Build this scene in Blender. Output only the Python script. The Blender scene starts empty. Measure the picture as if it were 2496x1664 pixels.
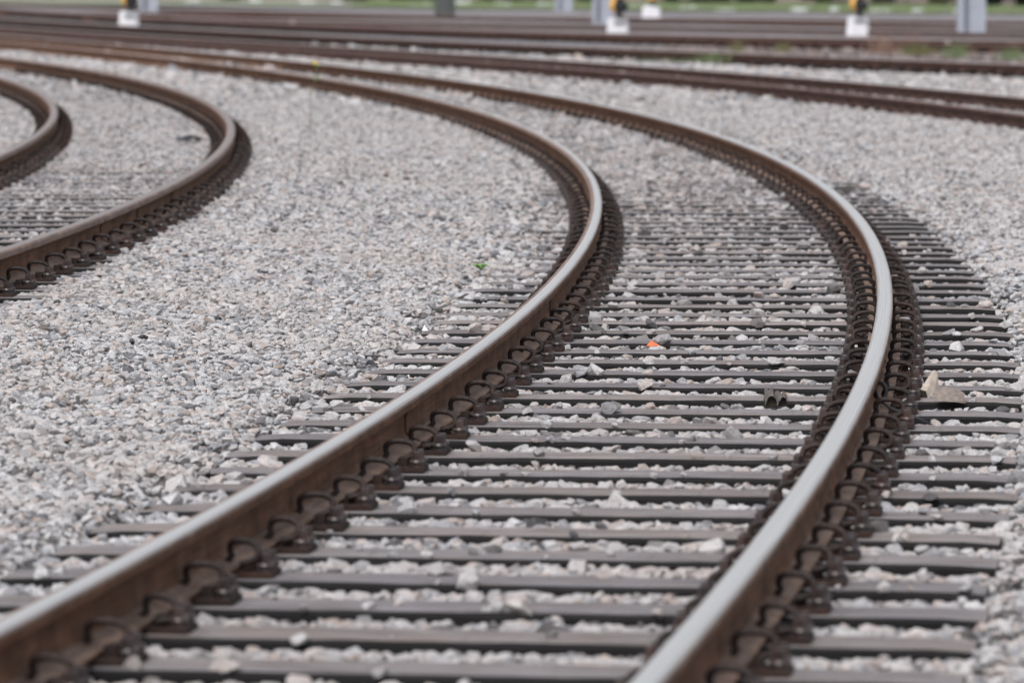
import bpy, bmesh, math, random
import numpy as np
from mathutils import Vector, Matrix

# ------------------------------------------------------------------ camera, sky, sun, exposure
sc = bpy.context.scene
col = sc.collection
CAM_Z = 1.6135
PITCH = math.atan((832 + 85.67) / 13000.0)
cam_d = bpy.data.cameras.new('camera')
cam = bpy.data.objects.new('camera', cam_d)
col.objects.link(cam)
cam.location = (0, 0, CAM_Z)
cam.rotation_euler = (math.pi / 2 - PITCH, 0, 0)
cam_d.sensor_width = 36.0
cam_d.lens = 187.5
cam_d.clip_start = 0.1
cam_d.clip_end = 5000
cam_d.dof.use_dof = True
cam_d.dof.focus_distance = 21.8
cam_d.dof.aperture_fstop = 5.0
cam_d.dof.aperture_blades = 0
sc.camera = cam

SUN_EL, SUN_ROT = math.radians(52), math.radians(205)
w = bpy.data.worlds.new('World')
sc.world = w
w.use_nodes = True
nt = w.node_tree
bg = nt.nodes['Background']
sky = nt.nodes.new('ShaderNodeTexSky')
sky.sky_type = 'NISHITA'
sky.sun_disc = False
sky.sun_elevation = SUN_EL
sky.sun_rotation = SUN_ROT
sky.air_density = 1.0
sky.dust_density = 4.0
hsv = nt.nodes.new('ShaderNodeHueSaturation')
hsv.inputs['Saturation'].default_value = 0.26      # overcast: grey cloud light
nt.links.new(sky.outputs[0], hsv.inputs['Color'])
nt.links.new(hsv.outputs[0], bg.inputs['Color'])
bg.inputs['Strength'].default_value = 0.12

sun_d = bpy.data.lights.new('sun', 'SUN')
sun_d.energy = 1.1
sun_d.angle = math.radians(20)
sun_d.color = (1.0, 0.975, 0.985)
sun = bpy.data.objects.new('sun', sun_d)
col.objects.link(sun)
# the sky's sun_rotation is measured clockwise from +Y
sdir = Vector((math.sin(SUN_ROT) * math.cos(SUN_EL), math.cos(SUN_ROT) * math.cos(SUN_EL), math.sin(SUN_EL)))
sun.rotation_euler = sdir.to_track_quat('Z', 'Y').to_euler()

sc.view_settings.view_transform = 'Standard'
sc.view_settings.look = 'None'
sc.view_settings.exposure = 0.60
sc.view_settings.gamma = 1.0

rng = np.random.default_rng(7)
rnd = random.Random(7)

# ------------------------------------------------------------------ helpers
def at(px, py, z=0.0):
    """point of the horizontal plane z seen at a position of the 2496x1664 photograph"""
    u, v = (px - 1248) / 13000.0, -(py - 832) / 13000.0
    d = Vector((u, math.cos(PITCH) + v * math.sin(PITCH), -math.sin(PITCH) + v * math.cos(PITCH)))
    return Vector((0, 0, CAM_Z)) + d * ((z - CAM_Z) / d.z)

def project_y(x, y, z):
    Z = z - CAM_Z
    d = y * math.cos(PITCH) - Z * math.sin(PITCH)
    u = y * math.sin(PITCH) + Z * math.cos(PITCH)
    return 832 - 13000 * u / d

def tag(o, label=None, cat=None, group=None, kind=None):
    if label: o['label'] = label
    if cat: o['category'] = cat
    if group: o['group'] = group
    if kind: o['kind'] = kind
    return o

def link(name, me, parent=None):
    o = bpy.data.objects.new(name, me)
    col.objects.link(o)
    if parent: o.parent = parent
    return o

def empty(name, loc=(0, 0, 0), rz=0.0):
    o = bpy.data.objects.new(name, None)
    o.empty_display_size = 0.1
    col.objects.link(o)
    o.location = loc
    o.rotation_euler = (0, 0, rz)
    return o

def fast_mesh(name, V, F, mats, mat_idx=None, smooth=False, attrs=None):
    """mesh from numpy arrays; F is an (n,3) or (n,4) array"""
    me = bpy.data.meshes.new(name)
    V = np.asarray(V, np.float32); F = np.asarray(F, np.int32)
    n, k = F.shape
    me.vertices.add(len(V)); me.vertices.foreach_set('co', V.ravel())
    me.loops.add(n * k); me.loops.foreach_set('vertex_index', F.ravel())
    me.polygons.add(n)
    me.polygons.foreach_set('loop_start', np.arange(0, n * k, k, dtype=np.int32))
    for m in mats: me.materials.append(m)
    if mat_idx is not None: me.polygons.foreach_set('material_index', np.asarray(mat_idx, np.int32))
    me.polygons.foreach_set('use_smooth', np.full(n, bool(smooth)))
    for nm, (typ, arr) in (attrs or {}).items():
        a = me.attributes.new(nm, typ, 'POINT')
        a.data.foreach_set('value' if typ == 'FLOAT' else 'vector', np.asarray(arr, np.float32).ravel())
    me.update(calc_edges=True)
    return me

def bm_mesh(name, bm, mats, smooth=False, bevel=0.0, segs=1):
    if bevel > 0:
        es = [e for e in bm.edges if len(e.link_faces) == 2 and e.calc_face_angle(0) > 0.5]
        bmesh.ops.bevel(bm, geom=es, offset=bevel, segments=segs, affect='EDGES', clamp_overlap=True)
    bmesh.ops.recalc_face_normals(bm, faces=bm.faces)
    me = bpy.data.meshes.new(name)
    bm.to_mesh(me); bm.free()
    for m in (mats if isinstance(mats, (list, tuple)) else [mats]): me.materials.append(m)
    if smooth:
        for p in me.polygons: p.use_smooth = True
    return me

def box(bm, c, s, rot=None, taper=1.0):
    vs = []
    for dz in (-1, 1):
        for dx, dy in ((-1, -1), (1, -1), (1, 1), (-1, 1)):
            t = taper if dz > 0 else 1.0
            v = Vector((dx * s[0] / 2 * t, dy * s[1] / 2 * t, dz * s[2] / 2))
            if rot: v = rot @ v
            vs.append(bm.verts.new(v + Vector(c)))
    for f in ((3, 2, 1, 0), (4, 5, 6, 7), (0, 1, 5, 4), (1, 2, 6, 5), (2, 3, 7, 6), (3, 0, 4, 7)):
        bm.faces.new([vs[i] for i in f])
    return vs

def cyl(bm, a, b, r0, r1=None, n=12, cap=True):
    a, b = Vector(a), Vector(b); r1 = r0 if r1 is None else r1
    ax = (b - a).normalized()
    q = ax.to_track_quat('Z', 'Y')
    ra, rb = [], []
    for i in range(n):
        t = 2 * math.pi * i / n
        d = q @ Vector((math.cos(t), math.sin(t), 0))
        ra.append(bm.verts.new(a + d * r0)); rb.append(bm.verts.new(b + d * r1))
    for i in range(n):
        j = (i + 1) % n
        bm.faces.new((ra[i], ra[j], rb[j], rb[i]))
    if cap:
        bm.faces.new(ra[::-1]); bm.faces.new(rb)

def tube(bm, pts, r, n=8):
    pts = [Vector(p) for p in pts]
    rings = []
    up = Vector((0, 1, 0.01))
    for i, p in enumerate(pts):
        t = (pts[min(i + 1, len(pts) - 1)] - pts[max(i - 1, 0)]).normalized()
        a = t.cross(up)
        if a.length < 1e-4: a = t.cross(Vector((1, 0, 0)))
        a.normalize(); b = t.cross(a)
        rr = r[i] if isinstance(r, (list, tuple)) else r
        rings.append([bm.verts.new(p + a * math.cos(2 * math.pi * k / n) * rr + b * math.sin(2 * math.pi * k / n) * rr) for k in range(n)])
    for i in range(len(rings) - 1):
        for k in range(n):
            l = (k + 1) % n
            bm.faces.new((rings[i][k], rings[i][l], rings[i + 1][l], rings[i + 1][k]))
    bm.faces.new(rings[0][::-1]); bm.faces.new(rings[-1])

# ------------------------------------------------------------------ materials
class Mat:
    def __init__(s, name, rough=0.85, metal=0.0, spec=0.3):
        s.m = bpy.data.materials.new(name); s.m.use_nodes = True
        s.t = s.m.node_tree; s.b = s.t.nodes['Principled BSDF']
        s.b.inputs['Roughness'].default_value = rough
        s.b.inputs['Metallic'].default_value = metal
        s.b.inputs['Specular IOR Level'].default_value = spec
    def n(s, t, **kw):
        nd = s.t.nodes.new(t)
        for k, v in kw.items(): setattr(nd, k, v)
        return nd
    def l(s, a, b): s.t.links.new(a, b)
    def coord(s, scale=(1, 1, 1), which='Object', per_object=False):
        tc = s.n('ShaderNodeTexCoord'); mp = s.n('ShaderNodeMapping')
        mp.inputs['Scale'].default_value = scale
        s.l(tc.outputs[which], mp.inputs['Vector'])
        if per_object:
            oi = s.n('ShaderNodeObjectInfo'); c = s.n('ShaderNodeCombineXYZ'); m = s.n('ShaderNodeMath', operation='MULTIPLY')
            m.inputs[1].default_value = 57.0
            s.l(oi.outputs['Random'], m.inputs[0])
            for i in range(3): s.l(m.outputs[0], c.inputs[i])
            s.l(c.outputs[0], mp.inputs['Location'])
        return mp.outputs[0]
    def noise(s, vec, scale, detail=4, rough=0.55):
        nz = s.n('ShaderNodeTexNoise'); nz.inputs['Scale'].default_value = scale
        nz.inputs['Detail'].default_value = detail; nz.inputs['Roughness'].default_value = rough
        if vec is not None: s.l(vec, nz.inputs['Vector'])
        return nz.outputs['Fac']
    def ramp(s, fac, stops, interp='LINEAR'):
        r = s.n('ShaderNodeValToRGB'); r.color_ramp.interpolation = interp
        e = r.color_ramp.elements
        while len(e) < len(stops): e.new(0.5)
        for el, (p, c) in zip(e, stops): el.position = p; el.color = (*c, 1)
        s.l(fac, r.inputs[0]); return r.outputs[0]
    def mix(s, fac, a, b, mode='MIX'):
        m = s.n('ShaderNodeMix', data_type='RGBA', blend_type=mode)
        if isinstance(fac, float): m.inputs[0].default_value = fac
        else: s.l(fac, m.inputs[0])
        for v, i in ((a, 6), (b, 7)):
            if isinstance(v, tuple): m.inputs[i].default_value = (*v, 1)
            else: s.l(v, m.inputs[i])
        return m.outputs[2]
    def attr(s, name, out='Fac'):
        a = s.n('ShaderNodeAttribute'); a.attribute_name = name; return a.outputs[out]
    def bump(s, h, strength=0.5, dist=0.01):
        b = s.n('ShaderNodeBump'); b.inputs['Strength'].default_value = strength; b.inputs['Distance'].default_value = dist
        s.l(h, b.inputs['Height']); s.l(b.outputs[0], s.b.inputs['Normal'])
    def color(s, c):
        if isinstance(c, tuple): s.b.inputs['Base Color'].default_value = (*c, 1)
        else: s.l(c, s.b.inputs['Base Color'])
        return s

def g(v): return (v, v, v)

# granite ballast stones: each stone its own tint
M = Mat('granite_ballast', 0.9, spec=0.2)
tint = M.ramp(M.attr('tint'), [
    (0.00, (0.07, 0.07, 0.075)), (0.05, (0.13, 0.13, 0.138)), (0.13, (0.23, 0.235, 0.25)), (0.26, (0.34, 0.345, 0.365)),
    (0.42, (0.435, 0.435, 0.445)), (0.60, (0.495, 0.49, 0.50)), (0.76, (0.46, 0.437, 0.43)), (0.88, (0.44, 0.388, 0.37)),
    (0.95, (0.33, 0.275, 0.245)), (1.0, (0.56, 0.56, 0.57))])
v = M.coord()
sp = M.ramp(M.noise(v, 210, 3, 0.7), [(0.34, g(0.42)), (0.45, g(0.92)), (0.62, g(1.15))])
bl = M.ramp(M.noise(v, 42, 3, 0.6), [(0.3, g(0.80)), (0.7, g(1.12))])
c = M.mix(1.0, M.mix(1.0, tint, sp, 'MULTIPLY'), bl, 'MULTIPLY')
dirt = M.ramp(M.noise(v, 0.55, 4, 0.6), [(0.40, g(0)), (0.72, g(0.5))])
c = M.mix(dirt, c, (0.40, 0.36, 0.335))
grm = M.attr('grime')
c = M.mix(grm, c, M.mix(1.0, c, (0.46, 0.385, 0.36), 'MULTIPLY'))
M.color(c); M.bump(M.noise(v, 120, 4, 0.7), 0.55, 0.004)
GRANITE = M.m

# ground between and under the stones: stone dust and small chips
M = Mat('ballast_bed', 0.95, spec=0.15)
v = M.coord()
vor = M.n('ShaderNodeTexVoronoi'); vor.inputs['Scale'].default_value = 34; M.l(v, vor.inputs['Vector'])
cc = M.ramp(vor.outputs['Color'], [(0.1, (0.25, 0.25, 0.26)), (0.45, (0.42, 0.41, 0.40)), (0.75, (0.46, 0.42, 0.40)), (0.95, (0.50, 0.49, 0.48))])
rust = M.ramp(M.noise(M.coord((0.06, 0.25, 0.2)), 1.0, 4, 0.6), [(0.35, g(0.0)), (0.75, g(1.0))])
stain = M.mix(rust, (0.245, 0.24, 0.255), (0.225, 0.20, 0.20))
cc = M.mix(M.attr('grime'), cc, stain)          # the far tracks' bed is grimy with brake dust and rust
M.color(cc); M.bump(vor.outputs['Distance'], 0.9, 0.03)
BED = M.m

# weathered sleeper wood (top and ends) and its creosoted sides
M = Mat('weathered_wood', 0.88, spec=0.2)
v = M.coord((1.2, 26, 26), per_object=True)
gr = M.noise(v, 3.0, 6, 0.65)
base = M.ramp(gr, [(0.28, (0.06, 0.052, 0.050)), (0.42, (0.165, 0.153, 0.150)), (0.56, (0.275, 0.263, 0.262)), (0.74, (0.42, 0.41, 0.41))])
oi = M.n('ShaderNodeObjectInfo')
var = M.ramp(oi.outputs['Random'], [(0.0, (0.66, 0.67, 0.74)), (0.2, (1.05, 1.0, 0.99)), (0.4, (0.72, 0.68, 0.67)), (0.6, (1.0, 0.99, 1.03)), (0.8, (0.80, 0.80, 0.85)), (1.0, (1.20, 1.12, 1.09))])
base = M.mix(1.0, base, var, 'MULTIPLY')
crack = M.ramp(M.noise(M.coord((0.9, 48, 48), per_object=True), 2.2, 3, 0.5), [(0.57, g(0)), (0.63, g(0.9))])
base = M.mix(crack, base, (0.06, 0.05, 0.05))
saw = M.ramp(M.noise(M.coord((34, 3.0, 3), per_object=True), 1.2, 2), [(0.60, g(0)), (0.70, g(0.4))])
base = M.mix(saw, base, (0.12, 0.105, 0.10))
blot = M.ramp(M.noise(M.coord((3, 9, 9), per_object=True), 1.3, 3), [(0.5, g(0)), (0.72, g(0.45))])
base = M.mix(blot, base, (0.24, 0.18, 0.14))
M.color(base); M.bump(gr, 0.5, 0.006)
WOOD = M.m
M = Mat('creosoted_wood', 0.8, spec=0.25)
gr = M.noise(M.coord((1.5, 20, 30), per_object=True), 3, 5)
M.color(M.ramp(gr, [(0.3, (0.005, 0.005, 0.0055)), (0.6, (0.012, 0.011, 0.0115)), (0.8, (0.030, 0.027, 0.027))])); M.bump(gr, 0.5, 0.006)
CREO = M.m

def rust_mat(name, a, b, c3, rough=0.82, streak=True):
    M = Mat(name, rough, spec=0.25)
    v = M.coord(per_object=False)
    n1 = M.noise(v, 6, 6, 0.65); n2 = M.noise(v, 90, 4, 0.6)
    c = M.ramp(n1, [(0.3, a), (0.52, b), (0.72, c3)])
    c = M.mix(1.0, c, M.ramp(n2, [(0.3, g(0.72)), (0.7, g(1.22))]), 'MULTIPLY')
    if 'rail' in name:
        st = M.noise(M.coord((1.1, 1.1, 30)), 2.2, 5, 0.65)
        c = M.mix(1.0, c, M.ramp(st, [(0.32, (0.62, 0.60, 0.60)), (0.5, (1.0, 1.0, 1.0)), (0.68, (1.30, 1.18, 1.08))]), 'MULTIPLY')
        fl = M.ramp(M.noise(v, 24, 5, 0.7), [(0.60, g(0)), (0.68, g(0.7))]); c = M.mix(fl, c, M.mix(1.0, c, (0.55, 0.5, 0.5), 'MULTIPLY'))
    M.color(c); M.bump(n2, 0.6, 0.003)
    return M.m
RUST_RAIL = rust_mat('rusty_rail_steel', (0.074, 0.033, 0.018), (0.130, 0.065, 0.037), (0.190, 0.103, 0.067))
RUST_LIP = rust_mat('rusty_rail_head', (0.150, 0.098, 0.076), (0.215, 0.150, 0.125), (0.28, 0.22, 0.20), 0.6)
def vary(m):
    t = m.node_tree; b = t.nodes['Principled BSDF']; src = b.inputs['Base Color'].links[0].from_socket
    oi = t.nodes.new('ShaderNodeObjectInfo'); r = t.nodes.new('ShaderNodeValToRGB'); e = r.color_ramp.elements
    for p in (0.3, 0.55, 0.8): e.new(p)
    for el, cc in zip(e, ((0.7, 0.68, 0.7), (1.0, 0.95, 0.95), (1.3, 1.1, 1.0), (0.85, 0.85, 0.9), (1.55, 1.2, 1.05))): el.color = (*cc, 1)
    mx = t.nodes.new('ShaderNodeMix'); mx.data_type = 'RGBA'; mx.blend_type = 'MULTIPLY'; mx.inputs[0].default_value = 1.0
    t.links.new(oi.outputs['Random'], r.inputs[0]); t.links.new(src, mx.inputs[6]); t.links.new(r.outputs[0], mx.inputs[7]); t.links.new(mx.outputs[2], b.inputs['Base Color'])
RUST_FOOT_LIT = rust_mat('rusty_rail_foot_lit', (0.115, 0.076, 0.056), (0.18, 0.125, 0.10), (0.235, 0.175, 0.145))  # rust of the foot's upper faces, lightened to put sky light into the colour
RUST_IRON = rust_mat('dark_rusty_iron', (0.014, 0.010, 0.009), (0.027, 0.019, 0.016), (0.060, 0.033, 0.024), 0.7)
RUST_FAR = rust_mat('red_brown_rail_steel', (0.060, 0.032, 0.027), (0.100, 0.056, 0.046), (0.138, 0.083, 0.069))
M = Mat('spring_steel', 0.68, metal=0.0, spec=0.3)
n1 = M.noise(M.coord(), 60, 4)
M.color(M.ramp(n1, [(0.3, (0.015, 0.011, 0.010)), (0.6, (0.029, 0.022, 0.020)), (0.8, (0.055, 0.040, 0.035))])); M.bump(n1, 0.2, 0.001)
SPRING = M.m
M = Mat('bolt_steel', 0.45, spec=0.5)
n1 = M.noise(M.coord(), 40, 4)
M.color(M.ramp(n1, [(0.35, (0.030, 0.020, 0.018)), (0.6, (0.055, 0.045, 0.045)), (0.75, (0.10, 0.10, 0.115))]))
BOLT = M.m
for m_ in (RUST_IRON, SPRING, BOLT): vary(m_)
def polished(name, lo, hi, rough):
    M = Mat(name, rough, metal=0.85, spec=0.5)
    st = M.n('ShaderNodeMapping'); st.inputs['Scale'].default_value = (260, 0.35, 1)
    M.l(M.attr('rail_uv', 'Vector'), st.inputs['Vector'])
    n = M.noise(st.outputs[0], 1.0, 3, 0.6)
    ab = M.n('ShaderNodeSeparateXYZ'); M.l(M.attr('rail_uv', 'Vector'), ab.inputs[0])
    aa = M.n('ShaderNodeMath', operation='ABSOLUTE'); M.l(ab.outputs[0], aa.inputs[0])
    wob = M.noise(M.coord((1.3, 1.3, 1.3)), 1.0, 3)
    ad = M.n('ShaderNodeMath', operation='MULTIPLY_ADD'); ad.inputs[1].default_value = 0.012; M.l(wob, ad.inputs[0]); M.l(aa.outputs[0], ad.inputs[2])
    sc_ = M.n('ShaderNodeMath', operation='MULTIPLY'); sc_.inputs[1].default_value = 25.0; M.l(ad.outputs[0], sc_.inputs[0])
    edge = M.ramp(sc_.outputs[0], [(0.66, g(0)), (0.92, g(0.75))])
    M.color(M.mix(edge, M.ramp(n, [(0.3, lo), (0.7, hi)]), (0.34, 0.285, 0.265)))
    r = M.ramp(n, [(0.3, g(rough + 0.1)), (0.7, g(rough - 0.05))]); M.l(r, M.b.inputs['Roughness'])
    return M.m
POLISH = polished('polished_rail_top', (0.66, 0.645, 0.63), (0.86, 0.845, 0.83), 0.36)
DULL_TOP = polished('dull_rail_top', (0.30, 0.255, 0.24), (0.42, 0.37, 0.355), 0.55)
def plain(name, c, rough=0.8, spec=0.3, var=0.18, scale=8):
    M = Mat(name, rough, spec=spec)
    n = M.noise(M.coord(per_object=True), scale, 4)
    M.color(M.mix(1.0, M.ramp(n, [(0.3, g(1 - var)), (0.7, g(1 + var))]), tuple(c), 'MULTIPLY')); M.bump(n, 0.2, 0.01)
    return M.m
WHITE_CONC = plain('white_concrete', (0.66, 0.66, 0.69), 0.85, 0.2, 0.1)
PLATE_GREY = plain('signal_plate_grey', (0.42, 0.43, 0.46), 0.7, 0.2, 0.06)
GREY_CONC = plain('grey_concrete', (0.30, 0.30, 0.32), 0.85, 0.2, 0.1)
SIG_YELLOW = plain('signal_yellow', (0.62, 0.36, 0.09), 0.5, 0.4, 0.12)
SIG_BLACK = plain('signal_black', (0.02, 0.02, 0.024), 0.5, 0.4)
SIG_DARK = plain('dark_lettering', (0.04, 0.045, 0.06), 0.6)
GALV = plain('galvanised_steel', (0.33, 0.35, 0.41), 0.5, 0.5, 0.08, 3)
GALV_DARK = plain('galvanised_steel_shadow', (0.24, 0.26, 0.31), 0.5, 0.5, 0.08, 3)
MAST_CONC = plain('mast_concrete', (0.27, 0.29, 0.28), 0.85, 0.2, 0.1, 2)
WHITE_BLOCK = plain('white_painted_stone', (0.48, 0.51, 0.50), 0.85, 0.2, 0.15)
FRESH_WOOD = plain('split_pale_wood', (0.40, 0.345, 0.295), 0.85, 0.2, 0.2, 40)
GREY_WOOD = plain('grey_split_wood', (0.34, 0.30, 0.275), 0.85, 0.2, 0.25, 50)
BARK_GREY = plain('grey_bark', (0.23, 0.205, 0.195), 0.9, 0.15, 0.35, 60)
TAN_WOOD = plain('tan_grey_wood', (0.40, 0.345, 0.31), 0.85, 0.2, 0.25, 50)
DARK_WOOD_SHADE = plain('dark_wood_and_shade', (0.025, 0.02, 0.014), 0.8, 0.3, 0.3, 40)  # dark wood end of the wedge, and shade painted inside the bark
ORANGE = plain('orange_plastic', (0.80, 0.13, 0.02), 0.4, 0.5, 0.15, 40)
PAPER = plain('white_paper', (0.80, 0.80, 0.80), 0.9, 0.1, 0.03)
BLACK_RUBBER = plain('black_rubber', (0.03, 0.032, 0.036), 0.7, 0.3)
PALE_STONE = plain('pale_tan_stone', (0.45, 0.38, 0.31), 0.9)
LEAF = plain('fresh_green_leaf', (0.16, 0.38, 0.06), 0.6, 0.3, 0.25, 60)
DRY_LEAF = plain('dry_stem', (0.16, 0.13, 0.085), 0.8, 0.2, 0.25, 30)
RED_LEAF = plain('reddish_leaf', (0.17, 0.075, 0.06), 0.8, 0.2, 0.2, 30)
STEM = plain('grey_green_stem', (0.12, 0.135, 0.085), 0.8, 0.2, 0.2, 30)
YELLOW = plain('yellow_petal', (0.72, 0.56, 0.05), 0.6)
GRASS_BLADE = plain('grass_blade', (0.165, 0.21, 0.105), 0.7, 0.2, 0.3, 20)
REED = plain('reddish_grass', (0.24, 0.155, 0.12), 0.8, 0.2, 0.25, 10)
OLIVE = plain('olive_grass', (0.17, 0.17, 0.08), 0.8, 0.2, 0.25, 10)
BUSH_LEAF = plain('dark_shrub_leaf', (0.028, 0.035, 0.030), 0.7, 0.2, 0.3, 6)
BUSH_LEAF2 = plain('olive_shrub_leaf', (0.075, 0.085, 0.045), 0.7, 0.2, 0.3, 6)
BARK = plain('shrub_bark', (0.07, 0.055, 0.045), 0.9)
M = Mat('meadow', 0.95, spec=0.1)
n1 = M.noise(M.coord((1, 0.35, 1)), 0.5, 5)
M.color(M.ramp(n1, [(0.3, (0.20, 0.205, 0.18)), (0.5, (0.22, 0.245, 0.17)), (0.7, (0.30, 0.305, 0.28))])); M.bump(M.noise(M.coord(), 9, 4), 0.8, 0.08)
MEADOW = M.m
M = Mat('bank_soil', 0.95, spec=0.1)
n1 = M.noise(M.coord((1, 0.5, 1)), 0.45, 5)
M.color(M.ramp(n1, [(0.3, (0.10, 0.085, 0.08)), (0.5, (0.20, 0.165, 0.15)), (0.7, (0.26, 0.22, 0.20))]))
BANK = M.m

# ------------------------------------------------------------------ track alignments
DS = 0.25
class Line:
    """a track: arc length s, centre points P, tangents T, from a curvature profile"""
    def __init__(self, x0, y0, th0, kn, L, s_min, s_max, z=0.0):
        knots = np.linspace(0, L, len(kn)); kn = np.array(kn)
        def run(ss):
            k = np.interp(ss, knots, kn); h = np.diff(ss)
            th = th0 + np.concatenate([[0], np.cumsum((k[1:] + k[:-1]) / 2 * h)])
            tx, ty = np.sin(th), np.cos(th)
            x = x0 + np.concatenate([[0], np.cumsum((tx[1:] + tx[:-1]) / 2 * h)])
            y = y0 + np.concatenate([[0], np.cumsum((ty[1:] + ty[:-1]) / 2 * h)])
            return x, y, tx, ty
        f = run(np.arange(0, s_max + DS, DS)); b = run(-np.arange(0, -s_min + DS, DS))
        self.s = np.concatenate([-np.arange(0, -s_min + DS, DS)[:0:-1], np.arange(0, s_max + DS, DS)])
        x, y, tx, ty = [np.concatenate([bb[:0:-1], ff]) for ff, bb in zip(f, b)]
        self.P = np.stack([x, y], 1); self.T = np.stack([tx, ty], 1); self.N = np.stack([ty, -tx], 1); self.z = z
    def at(self, s, u=0.0):
        x = np.interp(s, self.s, self.P[:, 0]); y = np.interp(s, self.s, self.P[:, 1])
        tx = np.interp(s, self.s, self.T[:, 0]); ty = np.interp(s, self.s, self.T[:, 1])
        return x + u * ty, y - u * tx, math.atan2(-tx, ty)      # position and heading (rotation about z)
    def su(self, X, Y):
        """arc length and signed offset (right positive) of many points"""
        S = np.empty(len(X), np.float32); U = np.empty(len(X), np.float32)
        C = self.P[::2]; 
        for a in range(0, len(X), 20000):
            x, y = X[a:a + 20000], Y[a:a + 20000]
            d = (x[:, None] - C[None, :, 0]) ** 2 + (y[:, None] - C[None, :, 1]) ** 2
            i = d.argmin(1) * 2
            dx, dy = x - self.P[i, 0], y - self.P[i, 1]
            S[a:a + 20000] = self.s[i] + dx * self.T[i, 0] + dy * self.T[i, 1]
            U[a:a + 20000] = dx * self.N[i, 0] + dy * self.N[i, 1]
        return S, U

G = 0.7535
main = Line(-0.520743, 10.5, 0.147473, [-0.006015, -0.006013, -0.005738, -0.00518, -0.004286, -0.002951, -0.00157, -0.000213, 0.001145], 112, -9, 118)
left = Line(-3.519293, 20, 0.099085, [-0.006931, -0.006514, -0.005998, -0.005138, -0.004285, -0.003431], 75, -10, 90, z=0.12)
back = Line(5.825321, 50, -0.094067, [-0.007496, -0.005141, -0.002889, -0.000825, 0.001149, 0.003109, 0.00507], 95, -16, 96)
MAIN_S0, MAIN_SP = 1.5996 + 0.125, 0.595
LEFT_S0, LEFT_SP = -0.05, 0.597
BACK_S0, BACK_SP = 0.2, 0.60

def smooth(x, a, b):
    t = np.clip((x - a) / (b - a), 0, 1); return t * t * (3 - 2 * t)

_k = rng.uniform(-1, 1, (14, 2)); _ph = rng.uniform(0, 6.28, 14); _fr = rng.uniform(0.5, 5.0, 14)
def ripple(X, Y):
    o = np.zeros(len(X))
    for (a, b), p, f in zip(_k, _ph, _fr): o += np.sin((a * X + b * Y) * f + p) / 14 * 2.2
    return o

E4P = [0.052, -2.4716, 113.7662]
def verge(x): return 190 - 1.25 * x + 1.5 * np.sin(x * .9) + 0.8 * np.sin(x * 2.3)
def yard_rise(X, Y):
    """the old yard tracks farther back are filled with ballast almost to the rail heads"""
    return 0.065 * smooth(Y - np.polyval(E4P, np.clip(X, -18, 14)), 0.8, 4.0) * (1 - smooth(Y - verge(X), -14, -4))
def on_yard(px, py):
    p = at(px, py, 0.0)
    for _ in range(4): p = at(px, py, float(yard_rise(p.x, p.y)))
    return p

def level(X, Y, full=False):
    """height of the top of the ballast; sleeper tops of the middle track are z = 0"""
    sm, um = main.su(X, Y); sl, ul = left.su(X, Y); sb, ub = back.su(X, Y)
    ws = [1 / (np.maximum(np.abs(u) - 1.1, 0) ** 2 + 0.25) for u in (um, ul, ub)]
    rp = ripple(X, Y)
    # middle track
    dm = np.abs(((sm - MAIN_S0) / MAIN_SP + 0.5) % 1 - 0.5) * MAIN_SP
    inside = np.abs(um) < 1.31
    edge = np.clip(dm - 0.125, 0, 1)
    gap = -0.024 - 0.040 * np.exp(-edge / 0.032) + 0.009 * rp
    gap = gap + 0.002 * smooth(sm, 14, 24) + 0.036 * smooth(sm, 17, 47) + (0.010 * smooth(sm, 6, 20) + 0.012 * smooth(sm, 24, 40)) * smooth(-um, 0.9, 1.3)
    gap = gap - 0.010 * smooth(sm, 8, 18) * smooth(um, 0.8, 1.0) * (1 - smooth(sm, 24, 34)) + 0.02 * smooth(sm, 34, 44) * smooth(um, 0.8, 1.3)
    out = 0.010 + 0.012 * rp + 0.02 * smooth(sm, 22, 40)
    hm = np.where(inside, gap, np.minimum(out, gap + 0.02 + (np.abs(um) - 1.31) * 0.35))
    # left track, nearly buried
    dl = np.abs(((sl - LEFT_S0) / LEFT_SP + 0.5) % 1 - 0.5) * LEFT_SP
    hl = 0.12 + np.where(np.abs(ul) < 1.3, -0.024 + 0.024 * smooth(sl, 4, 24) + 0.034 * smooth(ul, 0.80, 1.15), 0.010) + 0.010 * rp
    hb = 0.035 + 0.012 * rp - 0.095 * smooth(Y - np.polyval([0.0284, -2.9283, 97.4795], X), -6, -1.0) * smooth(Y, 60, 75)
    h = (hm * ws[0] + hl * ws[1] + hb * ws[2]) / (ws[0] + ws[1] + ws[2])
    h = h + yard_rise(X, Y)
    if full: return h, (sm, um, dm), (sl, ul, dl), (sb, ub)
    return h

E3P = [0.0284, -2.9283, 97.4795]
def grime_at(X, Y, sm, um, ul, ub):
    """brake dust and rust: worked into the bed between and beside the rails, and over the old yard tracks"""
    au = np.abs(um); gr = 0.17 * (1 - smooth(au, 0.72, 1.0)) * (1 + 0.35 * smooth(sm, 20, 36)) 
    gr = np.maximum(gr, 0.26 * np.exp(-((au - G) / 0.15) ** 2))
    for u in (ul, ub): gr = np.maximum(gr, 0.40 * np.exp(-((np.abs(u) - G) / 0.17) ** 2)); gr = np.maximum(gr, 0.10 * (np.abs(u) < 0.7))
    gr = np.maximum(gr, 0.4 * (np.abs(ub) < 0.75))
    yard = smooth(Y - np.polyval(E3P, X), -0.6, 1.2)
    return np.clip(np.maximum(gr * (0.8 + 0.5 * ripple(X * 3, Y * 3)), yard * 0.95), 0, 1)

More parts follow.
